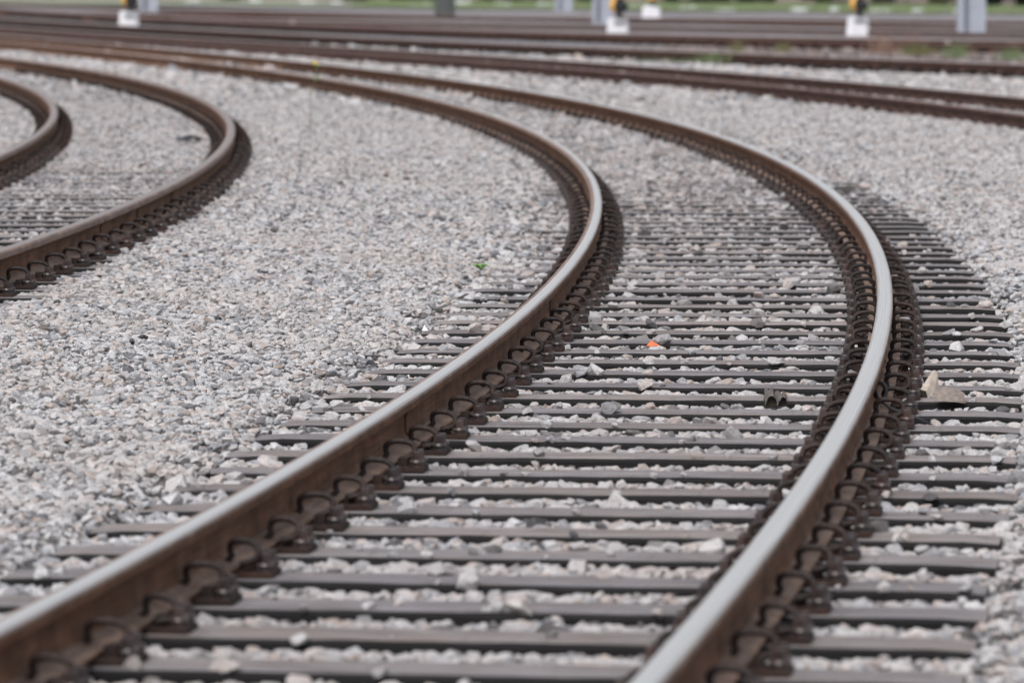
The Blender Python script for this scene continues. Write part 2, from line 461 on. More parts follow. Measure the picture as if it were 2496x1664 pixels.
# ------------------------------------------------------------------ ground sheet
rows = np.concatenate([np.arange(-6, 4, 1.0), np.arange(4, 48, 0.14), np.arange(48, 80, 0.5), np.arange(80, 260, 4), [300, 400, 600, 1000, 2000]])
tcol = np.concatenate([[-60, -20, -8, -3, -1.6, -1.2], np.linspace(-1, 1, 121), [1.2, 1.6, 3, 8, 20, 60]])
Yg = np.repeat(rows, len(tcol)); Xg = np.tile(tcol, len(rows)) * (0.115 * np.clip(Yg, 4, 260) + 1.2)
hg, (sg, ug, _d), (_s, ulg, _d2), (_s2, ubg) = level(Xg, Yg, True)
hg = hg - 0.030 * (1 - smooth(Yg, 55, 90))
hg = np.where(Yg > 48, hg - 0.0, hg)
nr, nc = len(rows), len(tcol)
idx = np.arange(nr * nc).reshape(nr, nc)
Fg = np.stack([idx[:-1, :-1], idx[:-1, 1:], idx[1:, 1:], idx[1:, :-1]], -1).reshape(-1, 4)
ground = link('ground', fast_mesh('ground', np.stack([Xg, Yg, hg], 1), Fg, [BED], smooth=True, attrs={'grime': ('FLOAT', grime_at(Xg, Yg, sg, ug, ulg, ubg))}))
tag(ground, kind='structure')

# ------------------------------------------------------------------ ballast stones (nobody could count them)
def stone_protos(n_protos, n_pts, jag):
    out = []
    for _ in range(n_protos):
        bm = bmesh.new()
        p = rng.normal(size=(n_pts, 3)); p /= np.linalg.norm(p, axis=1)[:, None]
        p = np.sign(p) * np.abs(p) ** jag
        p /= np.abs(p).max(0)
        for q in p: bm.verts.new(q)
        r = bmesh.ops.convex_hull(bm, input=bm.verts)
        bmesh.ops.delete(bm, geom=[e for e in r['geom_interior'] if isinstance(e, bmesh.types.BMVert)], context='VERTS')
        bmesh.ops.triangulate(bm, faces=bm.faces)
        bmesh.ops.recalc_face_normals(bm, faces=bm.faces)
        bm.verts.index_update()
        V = np.array([v.co for v in bm.verts]) * 0.5; F = np.array([[v.index for v in f.verts] for f in bm.faces])
        bm.free(); out.append((V, F))
    return out

def cell(y):
    return np.interp(y, [8, 20, 30, 45, 60, 80, 110], [0.029, 0.029, 0.032, 0.042, 0.058, 0.10, 0.19])
xs, ys, cs = [], [], []
y = 8.8
while y < 104:
    c_ = float(cell(y)); wd = 0.0995 * y + 1.3
    x = np.arange(-wd, wd, c_)
    xs.append(x + rng.uniform(-0.5, 0.5, len(x)) * c_); ys.append(y + rng.uniform(-0.5, 0.5, len(x)) * c_); cs.append(np.full(len(x), c_))
    y += c_ * (1.0 if y < 60 else 1.6)
X = np.concatenate(xs); Y = np.concatenate(ys); Cc = np.concatenate(cs)
h, (sm, um, dm), (sl, ul, dl), (sb, ub) = level(X, Y, True)
size = Cc * np.exp(rng.normal(0.19, 0.34, len(X)))
# a share of bigger stones; the crib stones between the sleepers are coarser and cleaner
crib = (np.abs(um) < 1.31) & (sm < 60)
big = rng.random(len(X)) < np.where(crib, 0.32, 0.04)
size = np.where(big, size * rng.uniform(1.25, 1.7, len(X)) * np.where(crib, 1.25, 1.0), size)
size = np.minimum(size, np.where(crib, 0.082, 0.060) + 0.2 * (Y > 60))
asp = np.stack([np.ones(len(X)), rng.uniform(0.55, 0.95, len(X)), rng.uniform(0.38, 0.72, len(X))], 1)
Zs = h - size * asp[:, 2] * rng.uniform(0.15, 0.50, len(X)) + rng.normal(0, 0.006, len(X))
keep = np.ones(len(X), bool)
onsl = crib & (dm < 0.125) & (sm < 44)
bury = 0.7 * smooth(-um, 1.0, 1.32) * smooth(sm, 12, 36) + smooth(um, 1.0, 1.3) * smooth(sm, 34, 44) * 0.8 + smooth(sm, 36, 56) * 0.5 * (um < 0.7)
keep &= ~(onsl & (rng.random(len(X)) > np.where(dm > 0.085, 0.038, 0.006) + 0.9 * bury))
Zs = np.where(onsl & keep, np.maximum(Zs, 0.0) + size * asp[:, 2] * 0.18, Zs)
for u_, lim, s_ in ((um, 0.0, sm), (ul, 0.12, sl), (ub, 0.03, sb)):      # nothing lies on rails or clamps
    near_rail = np.abs(np.abs(u_) - G) < 0.085
    Zs = np.where(near_rail, np.minimum(Zs, lim - 0.012 - size * 0.25), Zs)
fast = np.abs(np.abs(um) - G) < 0.185
keep &= ~(fast & (dm < 0.085) & crib)
fast_l = np.abs(np.abs(ul) - G) < 0.185
keep &= ~(fast_l & (dl < 0.09))
dbk = np.abs(((sb - BACK_S0) / BACK_SP + 0.5) % 1 - 0.5) * BACK_SP
keep &= ~((np.abs(np.abs(ub) - G) < 0.20) & (dbk < 0.10))
grime = grime_at(X, Y, sm, um, ul, ub) * rng.uniform(0.5, 1.4, len(X))
X, Y, Zs, size, asp, Cc, grime = X[keep], Y[keep], Zs[keep], size[keep], asp[keep], Cc[keep], np.clip(grime[keep], 0, 1)
N = len(X)
yaw = rng.uniform(0, 2 * math.pi, N); tx = rng.normal(0, 0.27, N); ty = rng.normal(0, 0.27, N)
def rot(a, i, j):
    R = np.zeros((len(a), 3, 3)); k = 3 - i - j; R[:, k, k] = 1
    R[:, i, i] = np.cos(a); R[:, j, j] = np.cos(a); R[:, i, j] = -np.sin(a); R[:, j, i] = np.sin(a); return R
R = np.einsum('nij,njk->nik', rot(yaw, 0, 1), np.einsum('nij,njk->nik', rot(tx, 1, 2), rot(ty, 0, 2)))
R = (R * (size[:, None] * asp)[:, None, :]).astype(np.float32)
tintv = rng.random(N)
lod = np.where(Y < 31, 0, np.where(Y < 58, 1, 2))
protos = [stone_protos(26, 17, 0.72), stone_protos(16, 10, 0.7), stone_protos(10, 7, 0.7)]
pick = rng.integers(0, 1000, N)
VV, FF, TT, GG, off = [], [], [], [], 0
pos = np.stack([X, Y, Zs], 1).astype(np.float32)
for L_ in range(3):
    for pi, (V0, F0) in enumerate(protos[L_]):
        m = np.nonzero((lod == L_) & (pick % len(protos[L_]) == pi))[0]
        if not len(m): continue
        v_ = np.einsum('nij,vj->nvi', R[m], V0.astype(np.float32)) + pos[m][:, None, :]
        VV.append(v_.reshape(-1, 3))
        FF.append((F0[None] + (off + np.arange(len(m)) * len(V0))[:, None, None]).reshape(-1, 3))
        TT.append(np.repeat(tintv[m], len(V0))); GG.append(np.repeat(grime[m], len(V0))); off += len(m) * len(V0)
gravel = link('gravel', fast_mesh('gravel', np.concatenate(VV), np.concatenate(FF), [GRANITE], attrs={'tint': ('FLOAT', np.concatenate(TT)), 'grime': ('FLOAT', np.concatenate(GG))}))
tag(gravel, 'pale grey and pinkish granite ballast covering the ground between the tracks', 'gravel', kind='stuff')
print('stones', N, 'verts', off)

# ------------------------------------------------------------------ rails
PROF = [(-.070, 0), (-.070, .011), (-.040, .018), (-.018, .030), (-.009, .046), (-.008, .075), (-.009, .102), (-.016, .113), (-.034, .119),
        (-.0355, .126), (-.0352, .144), (-.0325, .1525), (-.0255, .1572), (-.012, .1592), (0, .1598), (.012, .1592), (.0255, .1572), (.0325, .1525),
        (.0352, .144), (.0355, .126), (.034, .119), (.016, .113), (.009, .102), (.008, .075), (.009, .046), (.018, .030), (.040, .018), (.070, .011), (.070, 0)]
PROF = np.array(PROF)
def rail_mesh(name, P, Nn, z, mats, top='polish', inner=1):
    """mats: rust, head edge, running top; inner = side (+1 right) of the flange side"""
    n, k = len(P), len(PROF)
    V = np.empty((n, k, 3), np.float32)
    V[:, :, 0] = P[:, None, 0] + Nn[:, None, 0] * PROF[None, :, 0]
    V[:, :, 1] = P[:, None, 1] + Nn[:, None, 1] * PROF[None, :, 0]
    V[:, :, 2] = z + 0.016 + PROF[None, :, 1]
    i = np.arange((n - 1))[:, None] * k + np.arange(k)[None, :]
    j = np.arange((n - 1))[:, None] * k + (np.arange(k)[None, :] + 1) % k
    F = np.stack([i, j, j + k, i + k], -1).reshape(-1, 4)
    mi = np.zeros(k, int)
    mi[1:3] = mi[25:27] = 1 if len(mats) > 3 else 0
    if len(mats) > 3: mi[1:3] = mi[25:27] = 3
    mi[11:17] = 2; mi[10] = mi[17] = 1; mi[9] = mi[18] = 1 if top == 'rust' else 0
    if top == 'lip': mi[11] = 1; mi[12] = 1; mi[16] = 2
    if top == 'rust': mi[11] = mi[16] = 1
    L = np.concatenate([[0], np.cumsum(np.linalg.norm(np.diff(P, axis=0), axis=1))])
    uv = np.stack([np.broadcast_to(PROF[None, :, 0], (n, k)), np.broadcast_to(L[:, None], (n, k)), np.zeros((n, k))], -1).reshape(-1, 3)
    me = fast_mesh(name, V.reshape(-1, 3), F, mats, np.tile(mi, n - 1), smooth=True, attrs={'rail_uv': ('FLOAT_VECTOR', uv)})
    return me

def track_rail(line, side, label, mats, top, group):
    P = line.P + line.N * G * side
    o = link('rail', rail_mesh('rail', P, line.N, line.z, mats, top))
    return tag(o, label, 'rail', group)

R_POL = [RUST_RAIL, RUST_LIP, POLISH, RUST_FOOT_LIT]
railC = track_rail(main, -1, 'inner rail of the middle curved track, bright top edged with a strip of rust', R_POL, 'lip', 'rails of the middle track')
railD = track_rail(main, 1, 'outer rail of the middle curved track, with the widest clean bright top', R_POL, 'polish', 'rails of the middle track')
railA = track_rail(left, 1, 'rusty brown outer rail of the left curved track, bulging right before the pale gravel', [RUST_RAIL, RUST_LIP, DULL_TOP, RUST_FOOT_LIT], 'rust', 'rails of the left track')
railB = track_rail(left, -1, 'rusty brown inner rail of the left track, smallest loop at the left edge', [RUST_RAIL, RUST_LIP, DULL_TOP, RUST_FOOT_LIT], 'rust', 'rails of the left track')
railE1 = track_rail(back, -1, 'red-brown rusty-topped rail, first one behind the middle track', [RUST_FAR, RUST_FAR, DULL_TOP], 'rust', 'rails of the yard behind')
railE2 = track_rail(back, 1, 'bright-topped rail just behind the red-brown rusty-topped one', [RUST_FAR, RUST_LIP, POLISH], 'polish', 'rails of the yard behind')

def yard_rail(poly, x0, x1, label, mats, top):
    x = np.linspace(x1, x0, 90); y = np.polyval(poly, x)
    P = np.stack([x, y], 1); T = np.gradient(P, axis=0); T /= np.linalg.norm(T, axis=1)[:, None]
    Nn = np.stack([T[:, 1], -T[:, 0]], 1)
    o = link('rail', rail_mesh('rail', P, Nn, 0.0, mats, top))
    return tag(o, label, 'rail', 'rails of the yard behind')
FARM = [RUST_FAR, RUST_LIP, POLISH]; FARR = [RUST_FAR, RUST_FAR, DULL_TOP]
yard_rail(E3P, -18, 12, 'bright-topped rail in front of the reddish weeds, third one behind the middle track', FARM, 'polish')
yard_rail([0.052, -2.4716, 113.7662], -18, 12, 'rusty rail running just in front of the white signal bases', FARR, 'rust')
yard_rail([0.0756, -2.3072, 117.0818], -18, 13, 'dark rail touching the feet of the two right-hand white signals', FARM, 'polish')
yard_rail([-1.6909, 129.3586], -12, 15, 'thin red-brown rail behind the foot of the big right mast', FARR, 'rust')
yard_rail([0.0269, -2.4036, 147.0641], -24, 16, 'dark rail between the front signals and the small rear signal', FARM, 'polish')
yard_rail([-1.0108, 148.3155], -24, 18, 'farthest rail, a thin line before the green grass strip', FARR, 'rust')

# weld seams on the webs and the bond cable
def weld(line, side, s, rail):
    x, y, a = line.at(s, G * side)
    bm = bmesh.new()
    for sgn in (-1, 1):
        pts = [(sgn * px, 0, 0.016 + pz) for px, pz in ((.062, .0165), (.030, .0255), (.0125, .045), (.0110, .076), (.0125, .100), (.022, .114), (.0365, .120), (.0375, .136))]
        tube(bm, pts, 0.0042, 6)
    o = link('weld_seam', bm_mesh('weld_seam', bm, RUST_RAIL, smooth=True), rail)
    o.location = (x, y, line.z); o.rotation_euler = (0, 0, a)
for s in (7.2, 13.4, 34): weld(main, -1, s, railC)
for s in (9.5, 27.6, 33.2): weld(main, 1, s, railD)
for s in (8.2, 10.0, 12.2): weld(left, 1, s, railA)

# ------------------------------------------------------------------ sleepers, base plates, clips, bolts
def sleeper_mesh(seed):
    r = random.Random(seed)
    L, Wd, Hh = 2.60, 0.25, 0.16
    nx = 26
    bev = 0.010
    sec = [(-Wd / 2, -Hh), (-Wd / 2, -bev), (-Wd / 2 + bev, 0), (-Wd / 4, 0.001), (0, 0.0015), (Wd / 4, 0.001), (Wd / 2 - bev, 0), (Wd / 2, -bev), (Wd / 2, -Hh)]
    k = len(sec); V = []; F = []; mi = []
    ph = [r.uniform(0, 6.28) for _ in range(6)]
    for i in range(nx + 1):
        x = -L / 2 + L * i / nx
        endr = 0.006 * max(0, abs(x) - L / 2 + 0.04) / 0.04
        wob = 0.0025 * math.sin(x * 3 + ph[0]) + 0.0015 * math.sin(x * 9 + ph[1])
        for q, (yy, zz) in enumerate(sec):
            e = 0.002 * math.sin(x * 13 + ph[2] + q) + 0.0015 * math.sin(x * 31 + ph[3] + 2 * q) + r.uniform(-1, 1) * 0.0007
            dz = -endr if zz > -0.1 else 0
            V.append((x, yy + (e if q in (0, 1, 7, 8) else 0) + wob, zz + dz + (e * 0.35 if q in (2, 3, 4, 5, 6) else 0)))
    for i in range(nx):
        for q in range(k):
            a, b = i * k + q, i * k + (q + 1) % k
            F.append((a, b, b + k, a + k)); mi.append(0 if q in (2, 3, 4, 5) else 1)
    me = bpy.data.meshes.new('wooden_sleeper')
    F2 = [tuple(reversed(f)) for f in F] + [tuple(range(k)), tuple(nx * k + q for q in reversed(range(k)))]
    me.from_pydata(V, [], F2)
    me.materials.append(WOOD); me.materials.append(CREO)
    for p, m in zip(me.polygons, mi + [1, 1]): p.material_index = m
    bm = bmesh.new(); bm.from_mesh(me); bmesh.ops.recalc_face_normals(bm, faces=bm.faces); bm.to_mesh(me); bm.free()
    return me
SLEEPERS = [sleeper_mesh(s) for s in range(8)]

def plate_bm():
    bm = bmesh.new()
    box(bm, (0, 0, 0.007), (0.338, 0.140, 0.014))
    for sx in (-1, 1):
        box(bm, (sx * 0.094, 0.006, 0.027), (0.030, 0.046, 0.026))          # shoulder block that holds the clip
    return bm
PLATE = bm_mesh('base_plate', plate_bm(), RUST_IRON, bevel=0.003, segs=2)

def clip_pts(sx):
    """bar bent to an upright ring that presses on the rail foot; outwards is +x"""
    pts = [(0.030, 0.018, 0.0345), (0.036, 0.019, 0.040)]
    cx, cz, a, b = 0.088, 0.063, 0.047, 0.0280
    for i in range(0, 25):
        t = math.radians(206 - 284 * i / 24)
        ce, se = math.cos(t), math.sin(t)
        x = cx + a * math.copysign(abs(ce) ** 0.86, ce); z = cz + b * math.copysign(abs(se) ** 0.80, se) - 0.07 * (x - cx)
        pts.append((x, 0.020 - 0.034 * i / 24, z))
    pts += [(0.096, -0.018, 0.032), (0.088, -0.020, 0.031)]
    return [(sx * x, y, z) for x, y, z in pts]
def clip_mesh(sx):
    bm = bmesh.new(); tube(bm, clip_pts(sx), 0.0092, 8)
    return bm_mesh('spring_clip', bm, SPRING, smooth=True)
CLIP = {1: clip_mesh(1), -1: clip_mesh(-1)}
def bolt_bm(bm=None, c=(0, 0, 0), ang=0.3):
    bm = bm or bmesh.new(); c = Vector(c)
    R_ = Matrix.Rotation(ang, 3, 'Z')
    cyl(bm, c + Vector((0, 0, 0)), c + Vector((0, 0, 0.006)), 0.024, n=14)
    cyl(bm, c + Vector((0, 0, 0.009)), c + Vector((0, 0, 0.014)), 0.022, n=14)
    cyl(bm, c + Vector((0, 0, 0.017)), c + Vector((0, 0, 0.024)), 0.026, 0.022, n=14)
    cyl(bm, c, c + Vector((0, 0, 0.026)), 0.012, n=10)
    box(bm, c + Vector((0, 0, 0.036)), (0.0255, 0.0255, 0.028), R_, 0.93)
    return bm
BOLTS = [bm_mesh('coach_screw', bolt_bm(ang=a), BOLT, bevel=0.0012) for a in (0.2, 0.55, 0.85, 1.2)]
# the same fastening in one piece, for sleepers too far off to show its pieces
bm = plate_bm()
for sx in (-1, 1):
    tube(bm, clip_pts(sx), 0.0078, 5)
    for sy in (-1, 1): bolt_bm(bm, (sx * 0.144, sy * 0.041, 0.0142))
FAR_PLATE = bm_mesh('base_plate', bm, RUST_IRON)

def make_sleeper(line, s, detail, label, group, jit=1.0):
    x, y, a = line.at(s)
    r = rnd
    o = link('wooden_sleeper', r.choice(SLEEPERS))
    o.location = (x + r.uniform(-.02, .02) * jit, y, line.z - 0.001 + r.uniform(-0.003, 0.0015) * jit)
    o.rotation_euler = (r.uniform(-.004, .004), r.uniform(-.0015, .0015), a + r.uniform(-.012, .012) * jit)
    tag(o, label, 'sleeper', group)
    o['along'] = float(s)
    inv = Matrix.LocRotScale(o.location, o.rotation_euler, None).inverted()
    for side in (-1, 1):
        px, py, pa = line.at(s, side * G)
        p = link('base_plate', PLATE if detail else FAR_PLATE, o)
        mw = Matrix.Translation((px, py, line.z + 0.0005)) @ Matrix.Rotation(pa, 4, 'Z')
        ml = inv @ mw
        p.location = ml.to_translation(); p.rotation_euler = ml.to_euler()
        if detail:
            for sx in (-1, 1):
                c_ = link('spring_clip', CLIP[sx], p); c_.location = (r.uniform(-.003, .003), r.uniform(-.004, .004), 0)
                c_.rotation_euler = (r.uniform(-.16, .16), r.uniform(-.07, .07), r.uniform(-.28, .28))
                for sy in (-1, 1):
                    b = link('coach_screw', r.choice(BOLTS), p); b.location = (sx * 0.144, sy * 0.041, 0.0142)
    return o

ORD = ['first', 'second', 'third', 'fourth', 'fifth', 'sixth', 'seventh', 'eighth', 'ninth', 'tenth', 'eleventh', 'twelfth', 'thirteenth', 'fourteenth',
       'fifteenth', 'sixteenth', 'seventeenth', 'eighteenth', 'nineteenth', 'twentieth', 'twenty-first', 'twenty-second', 'twenty-third', 'twenty-fourth', 'twenty-fifth']
seen = 0
for n in range(-4, 116):
    s = MAIN_S0 + n * MAIN_SP
    x, y, a = main.at(s - 0.125)
    vis = project_y(x, y, 0) < 1664
    if vis: seen += 1
    if not vis: lab = 'weathered sleeper of the middle track lying below the bottom edge of the photo'
    elif seen <= len(ORD): lab = 'weathered grey sleeper of the middle track, %s one up from the bottom edge' % ORD[seen - 1]
    elif s < 38: lab = 'grey sleeper of the middle track where its curve bends back, gravel up to its top'
    else: lab = 'gravel-covered sleeper of the middle track far up where only clamps show'
    make_sleeper(main, s, n < 62, lab, 'sleepers of the middle track')
for n in range(-6, 92):
    s = LEFT_S0 + n * LEFT_SP
    make_sleeper(left, s, -2 < n < 38, 'half-buried sleeper of the left track, front stretch with visible rows' if s < 16 else 'gravel-buried sleeper of the left track, farther stretch round the bend', 'sleepers of the left track')
for n in range(-14, 66):
    make_sleeper(back, BACK_S0 + n * BACK_SP, False, 'gravel-buried sleeper under the two rails just behind the middle track', 'sleepers of the yard track behind')

# the many far sleepers of the yard
V, F = [], []
def far_box(x, y, a, L, Wd, z0, z1):
    b = len(V); ca, sa = math.cos(a), math.sin(a)
    for zz in (z0, z1):
        for dx, dy in ((-1, -1), (1, -1), (1, 1), (-1, 1)):
            lx, ly = dx * L / 2, dy * Wd / 2
            V.append((x + lx * ca - ly * sa, y + lx * sa + ly * ca, zz))
    for f in ((3, 2, 1, 0), (4, 5, 6, 7), (0, 1, 5, 4), (1, 2, 6, 5), (2, 3, 7, 6), (3, 0, 4, 7)): F.append([b + i for i in f])
for poly, dn in ((E3P, 0.75), ([0.052, -2.4716, 113.7662], 0.3)):
    xx = 11.0
    while xx > -17:
        sl_ = np.polyval(np.polyder(poly), xx); t = Vector((-1, -sl_, 0)).normalized(); nn = Vector((t.y, -t.x, 0))
        p = Vector((xx, np.polyval(poly, xx), 0)) + nn * dn
        if dn > .5: far_box(p.x, p.y, math.atan2(nn.y, nn.x), 2.5, 0.27, -0.14, 0.012)
        far_box(p.x - nn.x * dn, p.y - nn.y * dn, math.atan2(nn.y, nn.x), 0.40, 0.16, 0.014, 0.075)
        xx -= 0.6 * abs(t.x)
fs = link('far_sleepers', fast_mesh('far_sleepers', V, F, [RUST_IRON]))
tag(fs, 'dark fastenings and sleeper ends under the rails far behind', 'sleepers', kind='stuff')

# ------------------------------------------------------------------ bond cable loop at the outer rail
p = at(2137, 985, 0.03); sx_, ux_ = main.su(np.array([p.x]), np.array([p.y]))
x, y, a = main.at(float(sx_[0]), G)
bm = bmesh.new()
pts = [(0.012, 0.0, 0.085)]
for i in range(17):
    t = math.pi * 0.75 - 2 * math.pi * 0.92 * i / 16
    pts.append((0.036 + 0.022 * math.cos(t), -0.01 - 0.001 * i, 0.080 + 0.030 * math.sin(t)))
pts += [(0.03, -0.06, 0.050), (0.05, -0.14, 0.046), (0.08, -0.2, 0.03), (0.16, -0.23, 0.006), (0.22, -0.24, -0.02)]
tube(bm, pts, 0.006, 8)
cb = link('bond_cable', bm_mesh('bond_cable', bm, BLACK_RUBBER, smooth=True))
cb.location = (x, y, 0); cb.rotation_euler = (0, 0, a)
tag(cb, 'black looped cable hanging against the side of the outer bright rail', 'cable')

# ------------------------------------------------------------------ small litter
def facing(o, p, rz=0.0, z=None):
    o.location = p; o.rotation_euler = (0, 0, rz); return o
def hull(pts, noise=0.0, seed=1):
    r = random.Random(seed); bm = bmesh.new()
    for q in pts: bm.verts.new([c_ + r.uniform(-noise, noise) for c_ in q])
    h_ = bmesh.ops.convex_hull(bm, input=bm.verts)
    bmesh.ops.delete(bm, geom=[e for e in h_['geom_interior'] if isinstance(e, bmesh.types.BMVert)], context='VERTS')
    return bm

# split wood: a pale wedge standing up behind, with a dark underside
p = at(2275, 972, -0.005)
bm = hull([(-.047, -.03, .034), (-.026, -.036, .030), (-.046, -.03, .004), (-.018, -.036, .0), (-.008, .05, .098), (.004, .05, .100), (.014, .045, .086), (.020, .030, .042), (.000, -.02, .010)], .002)
o = link('wood_offcut', bm_mesh('wood_offcut', bm, FRESH_WOOD, bevel=.0015)); facing(o, p + Vector((0, 0, .004)), -0.1)
tag(o, 'pale split wedge of wood lying beside the right-hand clips of the outer rail', 'wood scrap')
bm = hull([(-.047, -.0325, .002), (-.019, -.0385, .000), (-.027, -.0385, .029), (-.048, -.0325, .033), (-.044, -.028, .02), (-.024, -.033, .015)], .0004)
q = link('split_end', bm_mesh('split_end', bm, DARK_WOOD_SHADE), o); q['label'] = 'dark broken end of the pale wedge'
p = at(2312, 984, -0.005)
bm = bmesh.new()
nx_, ny_ = 9, 7
grid = []
for i in range(nx_):
    row = []
    for j in range(ny_):
        fx, fy = i / (nx_ - 1), j / (ny_ - 1)
        wdt = math.sin(math.pi * min(1, 0.18 + fx * 0.75)) ** 0.6
        row.append(bm.verts.new((-.055 + .115 * fx, (-.05 + .10 * fy) * wdt, .020 + .020 * math.sin(fx * 2.6) - .02 * (1 - fy) * fx + rnd.uniform(-.001, .001))))
    grid.append(row)
for i in range(nx_ - 1):
    for j in range(ny_ - 1): bm.faces.new((grid[i][j], grid[i + 1][j], grid[i + 1][j + 1], grid[i][j + 1]))
r_ = bmesh.ops.solidify(bm, geom=bm.faces[:], thickness=-0.016)
o = link('wood_offcut', bm_mesh('wood_offcut', bm, [TAN_WOOD], smooth=False)); facing(o, p, 0.12)
o.rotation_euler = (0.42, 0.08, 0.15); o.location.z += 0.006
tag(o, 'greyish curved flake of wood lying in front of the pale split wedge', 'wood scrap')
# grey crumpled bark between the rails: a ragged hollow shell with two openings
p = at(1892, 990, -0.012)
bm = bmesh.new()
N1, N2 = 25, 7
grid = []
for i in range(N1):
    row = []
    f = i / (N1 - 1); xx = -.046 + .092 * f
    top = .062 + .006 * math.sin(f * 23) + .012 * math.exp(-((f - .28) / .1) ** 2) - .016 * f + rnd.uniform(-.003, .003)
    lip = .045 * abs(math.sin(math.pi * (f * 2.0 - .02))) ** .7 * (1 if f < .5 else .8)
    for j in range(N2):
        e = j / (N2 - 1)
        row.append(bm.verts.new((xx * (1 - .12 * (1 - e)) + rnd.uniform(-.0012, .0012), .030 - .062 * e, top * (1 - e) ** .7 * .75 + lip * e + top * .25 * (1 - e) + rnd.uniform(-.002, .002))))
    grid.append(row)
for i in range(N1 - 1):
    for j in range(N2 - 1): bm.faces.new((grid[i][j], grid[i + 1][j], grid[i + 1][j + 1], grid[i][j + 1]))
bmesh.ops.solidify(bm, geom=bm.faces[:], thickness=0.004)
o = link('bark_chunk', bm_mesh('bark_chunk', bm, BARK_GREY)); facing(o, p + Vector((0, 0.0, .0)), 0.08)
tag(o, 'crumpled grey piece of bark with two dark hollows, lying left of the outer bright rail', 'bark')
bm = hull([(-.044, .028, 0), (.044, .028, 0), (-.042, .026, .040), (.040, .026, .032), (-.042, -.012, 0), (.042, -.012, 0), (-.030, -.010, .026), (.030, -.010, .020)], .001)  # added near-black fill that stands for shade in the hollows
q = link('hollow_shade', bm_mesh('hollow_shade', bm, DARK_WOOD_SHADE), o); q['label'] = 'dark fill standing for the shade inside the bark'
# orange fragment
p = at(1592, 846, -0.012)
bm = hull([(-.030, 0, 0), (-.024, .002, .004), (-.010, .012, .024), (-.006, .004, .024), (.032, -.006, .002), (.030, .01, .0), (.004, .02, .0)], .0008)
o = link('plastic_shard', bm_mesh('plastic_shard', bm, ORANGE, bevel=.0008)); facing(o, p + Vector((0, 0, .004)), -0.05)
tag(o, 'bright orange plastic shard lying in the gravel between two sleepers', 'plastic scrap')
# white paper triangle on the left sleepers
p = at(1036, 806, 0.0)
bm = hull([(-.014, 0, 0), (.016, 0, 0), (-.002, .006, .028), (-.012, .008, .001), (.014, .008, .001), (-.001, .010, .026)], .0003)
o = link('paper_scrap', bm_mesh('paper_scrap', bm, PAPER)); facing(o, p, 0.2)
tag(o, 'small folded white scrap standing on a sleeper end left of the middle track', 'paper scrap')
# black flat lump in the left track
p = at(462, 348, 0.12)
bm = hull([(-.12, 0, 0), (.10, .02, .0), (-.10, .03, .03), (-.03, .03, .055), (.0, .02, .062), (.03, .02, .042), (.105, .02, .036), (.05, -.04, .0), (-.07, -.05, .0), (.08, .06, .01)], .006, 3)
o = link('rubber_scrap', bm_mesh('rubber_scrap', bm, BLACK_RUBBER, bevel=.004)); facing(o, p + Vector((0, 0, .005)), 0.05)
tag(o, 'flat black lump lying in the gravel inside the left track', 'rubber scrap')
# thin dark sticks
for (px, py, L_, rz, lab) in ((262, 963, 0.10, 0.02, 'thin brown twig lying on the pale gravel at lower left'), (40, 742, 0.13, 0.03, 'dark splinter lying at the left edge beyond the half-buried sleepers'),
                              (2300, 572, 0.2, 0.1, '')):
    if not lab: continue
    p = at(px, py, 0.03); bm = bmesh.new()
    tube(bm, [(-L_ / 2, 0, 0), (-L_ / 5, .004, .004), (L_ / 6, 0, .003), (L_ / 2, .003, .006)], [.003, .0045, .0045, .002], 6)
    o = link('twig', bm_mesh('twig', bm, DRY_LEAF, smooth=True)); facing(o, p, rz); tag(o, lab, 'twig')
# rounded pale stones that stand out at the far rails
for px, py, wd, hh, lab in ((1193, 89, .42, .12, 'flat tan lump beside the far rails left of the front signals'), (715, 64, .20, .13, 'small pale tan lump on the far tracks, left half'), (1878, 103, .19, .12, 'small pale tan lump before the right-hand white signal')):
    p = at(px, py, 0.02); bm = hull([(math.cos(t) * wd / 2 * r_, math.sin(t) * .1, z_) for t in np.linspace(0, 6.28, 9) for z_, r_ in ((0, 1), (hh * .6, .85), (hh, .4))], .012, int(px))
    o = link('pale_stone', bm_mesh('pale_stone', bm, PALE_STONE)); facing(o, p); tag(o, lab, 'stone')

# ------------------------------------------------------------------ plants
def leaf_quad(bm, c, d, up, L_, wd):
    c, d, up = Vector(c), Vector(d).normalized(), Vector(up)
    s_ = d.cross(up).normalized() * wd / 2
    a = bm.verts.new(c); b1 = bm.verts.new(c + d * L_ * .5 + s_); e = bm.verts.new(c + d * L_ + up * -L_ * .12); b2 = bm.verts.new(c + d * L_ * .5 - s_)
    bm.faces.new((a, b1, e, b2))
def clover(px, py, z, n, r0, label):
    p = at(px, py, z); root = empty('green_weed', p)
    tag(root, label, 'plant')
    bm = bmesh.new(); bs = bmesh.new(); rr = random.Random(int(px))
    for i in range(n):
        t = rr.uniform(0, 6.28); rad = rr.uniform(.2, 1) * r0; top = Vector((math.cos(t) * rad, math.sin(t) * rad * .8, rr.uniform(.4, .9) * r0))
        tube(bs, [(0, 0, 0), top * .5 + Vector((0, 0, .004)), top], .0009, 5)
        for k in range(3):
            u = t + k * 2.1; lv = Vector((math.cos(u), math.sin(u), .25))
            leaf_quad(bm, top, lv, (0, -.25, 1), rr.uniform(.5, .75) * r0 * .8, r0 * .55)
    link('leaves', bm_mesh('leaves', bm, LEAF), root); link('stem', bm_mesh('stem', bs, STEM), root)
clover(1172, 660, 0.020, 16, .036, 'small bright green weed at the left sleeper ends of the middle track')
clover(1210, 632, 0.012, 2, .010, 'tiny pale green seedling just beyond the bright green weed')
clover(347, 633, 0.11, 3, .014, 'tiny green weed in the gravel right of the left track')

